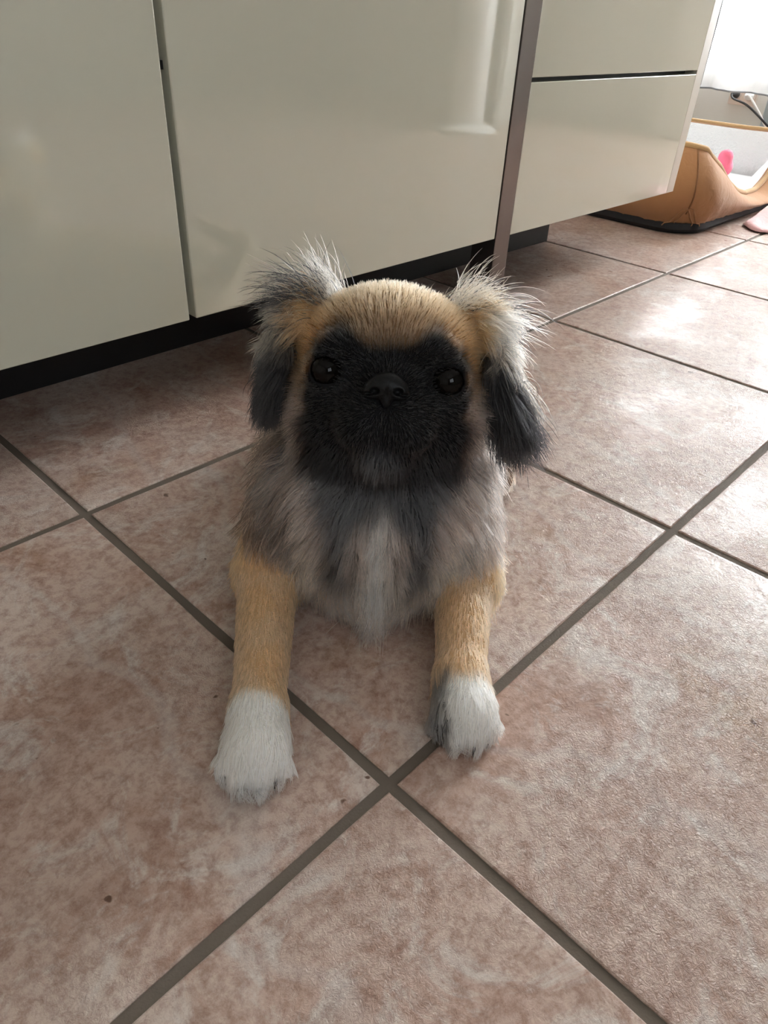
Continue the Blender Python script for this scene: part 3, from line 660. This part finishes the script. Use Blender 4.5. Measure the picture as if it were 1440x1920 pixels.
bcx, bcy = (BX0+BX1)/2, (BY0+BY1)/2; bhx, bhy = (BX1-BX0)/2, (BY1-BY0)/2
bed = tag(empty('dog_bed', (bcx, bcy, 0)), 'tan padded dog bed lined with white plush, with a dipped front', 'dog bed')
def bed_path(n=160, rc=0.10):
    segs = []; hx, hy = bhx-rc, bhy-rc
    def arc(cx, cy, a0): return [((cx, cy), math.radians(a0+90*k/14)) for k in range(15)]
    cs = [(-hx, -hy, 180), (hx, -hy, 270), (hx, hy, 0), (-hx, hy, 90)]
    P = []
    for c in cs:
        for (q, a) in arc(*c): P.append((Vector((q[0]+rc*math.cos(a), q[1]+rc*math.sin(a), 0)), Vector((math.cos(a), math.sin(a), 0))))
    out = []
    for i in range(len(P)):
        p, nn = P[i]; q, nq = P[(i+1) % len(P)]; dl = (q-p).length; k = max(1, int(dl/0.02))
        for t in range(k): out.append((p.lerp(q, t/k), nn.lerp(nq, t/k).normalized()))
    return out
BP = bed_path()
def bed_h(p):
    x = p.x+bcx; y = p.y+bcy; base = 0.205-0.028*max(0, min(1, (x-1.8)/0.6))
    if y < bcy-0.10:
        fz = float(np.interp(x, [1.64, 1.74, 1.86, 1.95, 2.03, 2.10, 2.18, 2.24, 2.30, 2.38, 2.46], [0.205, 0.190, 0.142, 0.094, 0.064, 0.050, 0.050, 0.075, 0.125, 0.170, 0.180]))
        fy = max(0, min(1, (bcy-0.10-y)/0.10)); base = base+(fz-base)*fy
    return base
def ring_mesh(name, prof):                               # prof(p, n, h, i) -> list of (offset along normal, z)
    bm = bmesh.new(); R_ = []
    for i, (p, nn) in enumerate(BP):
        R_.append([bm.verts.new(p+nn*o+Vector((0, 0, z))) for o, z in prof(p, nn, bed_h(p), i)])
    for i in range(len(R_)):
        A, B = R_[i], R_[(i+1) % len(R_)]
        for k in range(len(A)-1): bm.faces.new((A[k], B[k], B[k+1], A[k+1]))
    me = bm_mesh(name, bm); me.polygons.foreach_set('use_smooth', [True]*len(me.polygons)); return me
def outer_prof(p, nn, h, i):
    res = []; d = (p-Vector((-bhx+0.03, -bhy+0.03, 0))).length; pk = math.exp(-(d/0.035)**2)
    for k in range(13):
        t = k/12; z = 0.022+(h-0.022)*t
        o = 0.030*math.sin(math.pi*min(1, t*1.02))**0.8-0.030*t*t
        o += 0.003*math.sin(i*2.1+3*math.sin(t*4))*math.exp(-(t/0.28)**2)-0.012*pk*math.exp(-((t-0.15)/0.16)**2)
        res.append((o, z))
    return res+[(-0.042, h+0.004), (-0.050, h)]
def inner_prof(p, nn, h, i):
    res = [(-0.050, h)]
    for k in range(1, 10):
        t = k/9; res.append((-0.050-0.028*math.sin(math.pi*t*0.8)-0.02*t, h+(0.045-h)*t))
    return res
link('outer_wall', ring_mesh('outer_wall', outer_prof), M_btan, bed)
link('plush_lining', ring_mesh('plush_lining', inner_prof), M_bwht, bed)
link('piping', tube_mesh('piping', [p+nn*(-0.036)+Vector((0, 0, bed_h(p)+0.004)) for p, nn in BP], 0.0075, 8, True), M_bpip, bed)
bm = bmesh.new(); R_ = [[bm.verts.new(p+nn*o+Vector((0, 0, z))) for p, nn in BP] for o, z in ((-0.05, 0.0012), (-0.004, 0.0012), (0.006, 0.012), (0.004, 0.026), (-0.03, 0.03))]
for A, B in zip(R_, R_[1:]):
    for k in range(len(A)): bm.faces.new((A[k], A[(k+1) % len(A)], B[(k+1) % len(A)], B[k]))
bm.faces.new(R_[0][::-1]); bm.faces.new(R_[-1])
link('base', bm_mesh('base', bm), mat('black_base_fabric', (0.012, 0.012, 0.014), 0.8), bed)
bm = bmesh.new(); C_R = []
for sc, z in ((1.0, 0.032), (1.0, 0.046), (0.9, 0.060), (0.6, 0.066), (0.25, 0.062)): C_R.append([bm.verts.new(((p-nn*0.085)*sc)+Vector((0, 0, z))) for p, nn in BP])
for A, B in zip(C_R, C_R[1:]):
    for k in range(len(A)): bm.faces.new((A[k], A[(k+1) % len(A)], B[(k+1) % len(A)], B[k]))
bm.faces.new(C_R[0][::-1]); bm.faces.new(C_R[-1])
link('cushion', bm_mesh('cushion', bm), M_bwht, bed, smooth=True)
i0 = min(range(len(BP)), key=lambda i: (BP[i][0]-Vector((-bhx+0.03, -bhy+0.03, 0))).length)
p, nn = BP[i0]; pr = outer_prof(p, nn, bed_h(p), i0)
link('seam', tube_mesh('seam', [p+nn*(o+0.0005)+Vector((0, 0, z)) for o, z in pr[2:13]], 0.0022, 6), mat('seam_thread', srgb(120, 82, 48), 0.9), bed)
for sgn in (-4, -2, 2, 4):
    pts_ = []
    for t in range(7):
        j = (i0+round(sgn*t/6*1.2)) % len(BP); q, nq = BP[j]; o, z = outer_prof(q, nq, bed_h(q), j)[max(0, 3-t//2)]
        pts_.append(q+nq*(o+0.0003)+Vector((0, 0, z-0.002*t)))
    link('gather', tube_mesh('gather', pts_, 0.0016, 5), M_btan, bed)

# pink toy in the bed, pink blanket before it
M_pink = mat_fabric('pink_plush', (0.80, 0.16, 0.25), 0.9, 90, 0.5, 0.003)
toy = tag(empty('soft_toy', (2.20, 0.715, 0.0665)), 'small bright pink soft toy lying in the dog bed', 'toy')
def blob(name, prims, res, lo, hi, m, parent):
    lo = np.array(lo); n_ = np.ceil((np.array(hi)-lo)/res).astype(int)+1
    Pg = np.stack(np.meshgrid(*[lo[i]+res*np.arange(n_[i]) for i in range(3)], indexing='ij'), -1)
    V, F = surface_nets(prims(Pg).astype(np.float32), lo, res)
    me = bpy.data.meshes.new(name); me.from_pydata(V.tolist(), [], F.tolist()); me.update(); return link(name, me, m, parent, smooth=True)
blob('body', lambda P: smins([ell(P, (0.004, 0, 0.028), (0.032, 0.026, 0.028)), ell(P, (-0.006, -0.002, 0.058), (0.022, 0.021, 0.020))], 0.012), 0.004, (-0.05, -0.05, -0.01), (0.05, 0.05, 0.115), M_pink, toy)
M_blk = mat_fabric('pale_pink_fleece', (0.80, 0.50, 0.50), 0.95, 60, 0.6, 0.004)
bm = bmesh.new(); nx, ny = 60, 34; V = []
for j in range(ny+1):
    row = []
    for i in range(nx+1):
        u, v = i/nx, j/ny
        x = 1.945+0.62*u+0.03*math.sin(v*5+1)+0.02*math.sin(v*13); y = 0.20+0.322*v+0.02*math.sin(u*7+0.5)*(1-v)
        ed = min(1, min(u/0.06, (1-u)/0.06, v/0.10, (1-v)/0.08))
        z = 0.006+(0.016+0.010*math.sin(u*17+4*v)+0.008*math.sin(v*15-u*6)+0.030*v*min(1, u*3))*math.sqrt(max(0, ed))
        row.append(bm.verts.new((x, y, max(0.005, z))))
    V.append(row)
for j in range(ny):
    for i in range(nx): bm.faces.new((V[j][i], V[j][i+1], V[j+1][i+1], V[j+1][i]))
o = link('blanket', bm_mesh('blanket', bm), M_blk, None, smooth=True); md = o.modifiers.new('s', 'SOLIDIFY'); md.thickness = 0.0035; md.offset = -1
tag(o, 'rumpled pale pink fleece blanket on the floor beside the dog bed', 'blanket')

# sockets, plugs and cables below the curtain
WX = RX1+0.12
M_grey = mat('grey_plastic', (0.30, 0.36, 0.38), 0.45); M_blkp = mat('black_rubber', (0.012, 0.012, 0.013), 0.5); M_beige = mat('beige_plastic', (0.62, 0.54, 0.47), 0.45)
sk = tag(empty('wall_socket', (WX, 1.185, 0.20)), 'beige double wall socket below the curtain hem', 'socket')
box('plate', (-0.009, -0.0005, -0.075, 0.045, -0.04, 0.04), M_beige, sk, 0.003)
for yy in (-0.045, 0.015): link('outlet', lathe_mesh('outlet', [(0.022, 0.0), (0.022, 0.003), (0.018, 0.0035), (0.017, 0.001)], 24), M_beige, sk, (-0.0125, yy, 0)).rotation_euler = (0, math.radians(90), 0)
def plug(name, y, z, m, pathpts, label):
    r = tag(empty(name, (WX-0.0135, y, z)), label, 'plug')
    link('plug_body', lathe_mesh('plug_body', [(0.017, 0), (0.018, 0.004), (0.016, 0.022), (0.009, 0.034), (0.0045, 0.046)], 20), m, r).rotation_euler = (0, math.radians(-90), 0)
    pp = [Vector((-0.044, 0, 0))]+[Vector(q) for q in pathpts]; sm = []
    for i in range(len(pp)-1):
        a = pp[max(0, i-1)]; b = pp[i]; c = pp[i+1]; d = pp[min(len(pp)-1, i+2)]
        for k in range(8):
            t = k/8; sm.append(0.5*((2*b)+(c-a)*t+(2*a-5*b+4*c-d)*t*t+(3*b-a-3*c+d)*t**3))
    sm.append(pp[-1]); link('cable', tube_mesh('cable', sm, 0.0042, 8), m, r)
plug('power_plug', 1.140, 0.20, M_plas, [(-0.075, -0.03, 0.0), (-0.09, -0.09, -0.05), (-0.08, -0.16, -0.12), (-0.05, -0.3, -0.192), (-0.05, -0.6, -0.193)], 'white power plug with white cable in the wall socket')
plug('power_plug', 1.200, 0.20, M_blkp, [(-0.070, -0.02, -0.012), (-0.10, -0.10, -0.03), (-0.10, -0.2, -0.09), (-0.08, -0.34, -0.192), (-0.10, -0.62, -0.193)], 'black power plug with black cable in the wall socket')
ad = tag(empty('adapter_box', (WX-0.04, 0.99, 0.0)), 'grey plastic box standing against the wall beside the sockets', 'box')
box('case', (-0.030, 0.024, -0.055, 0.055, 0.001, 0.205), M_grey, ad, 0.006); box('lid', (-0.032, 0.024, -0.057, 0.057, 0.205, 0.218), M_grey, ad, 0.004)
o = link('curtain_cord', tube_mesh('curtain_cord', [(0, 0, 0.60), (0.002, -0.001, 0.45), (0, 0, 0.33), (-0.001, 0.001, 0.23), (-0.002, 0.006, 0.19), (-0.004, 0.016, 0.172), (-0.004, 0.03, 0.166)], 0.0028, 6), M_blkp, None, (3.27, 1.31, 0))
tag(o, 'thin dark cord hanging before the curtain close to the drawer cabinet', 'cord')
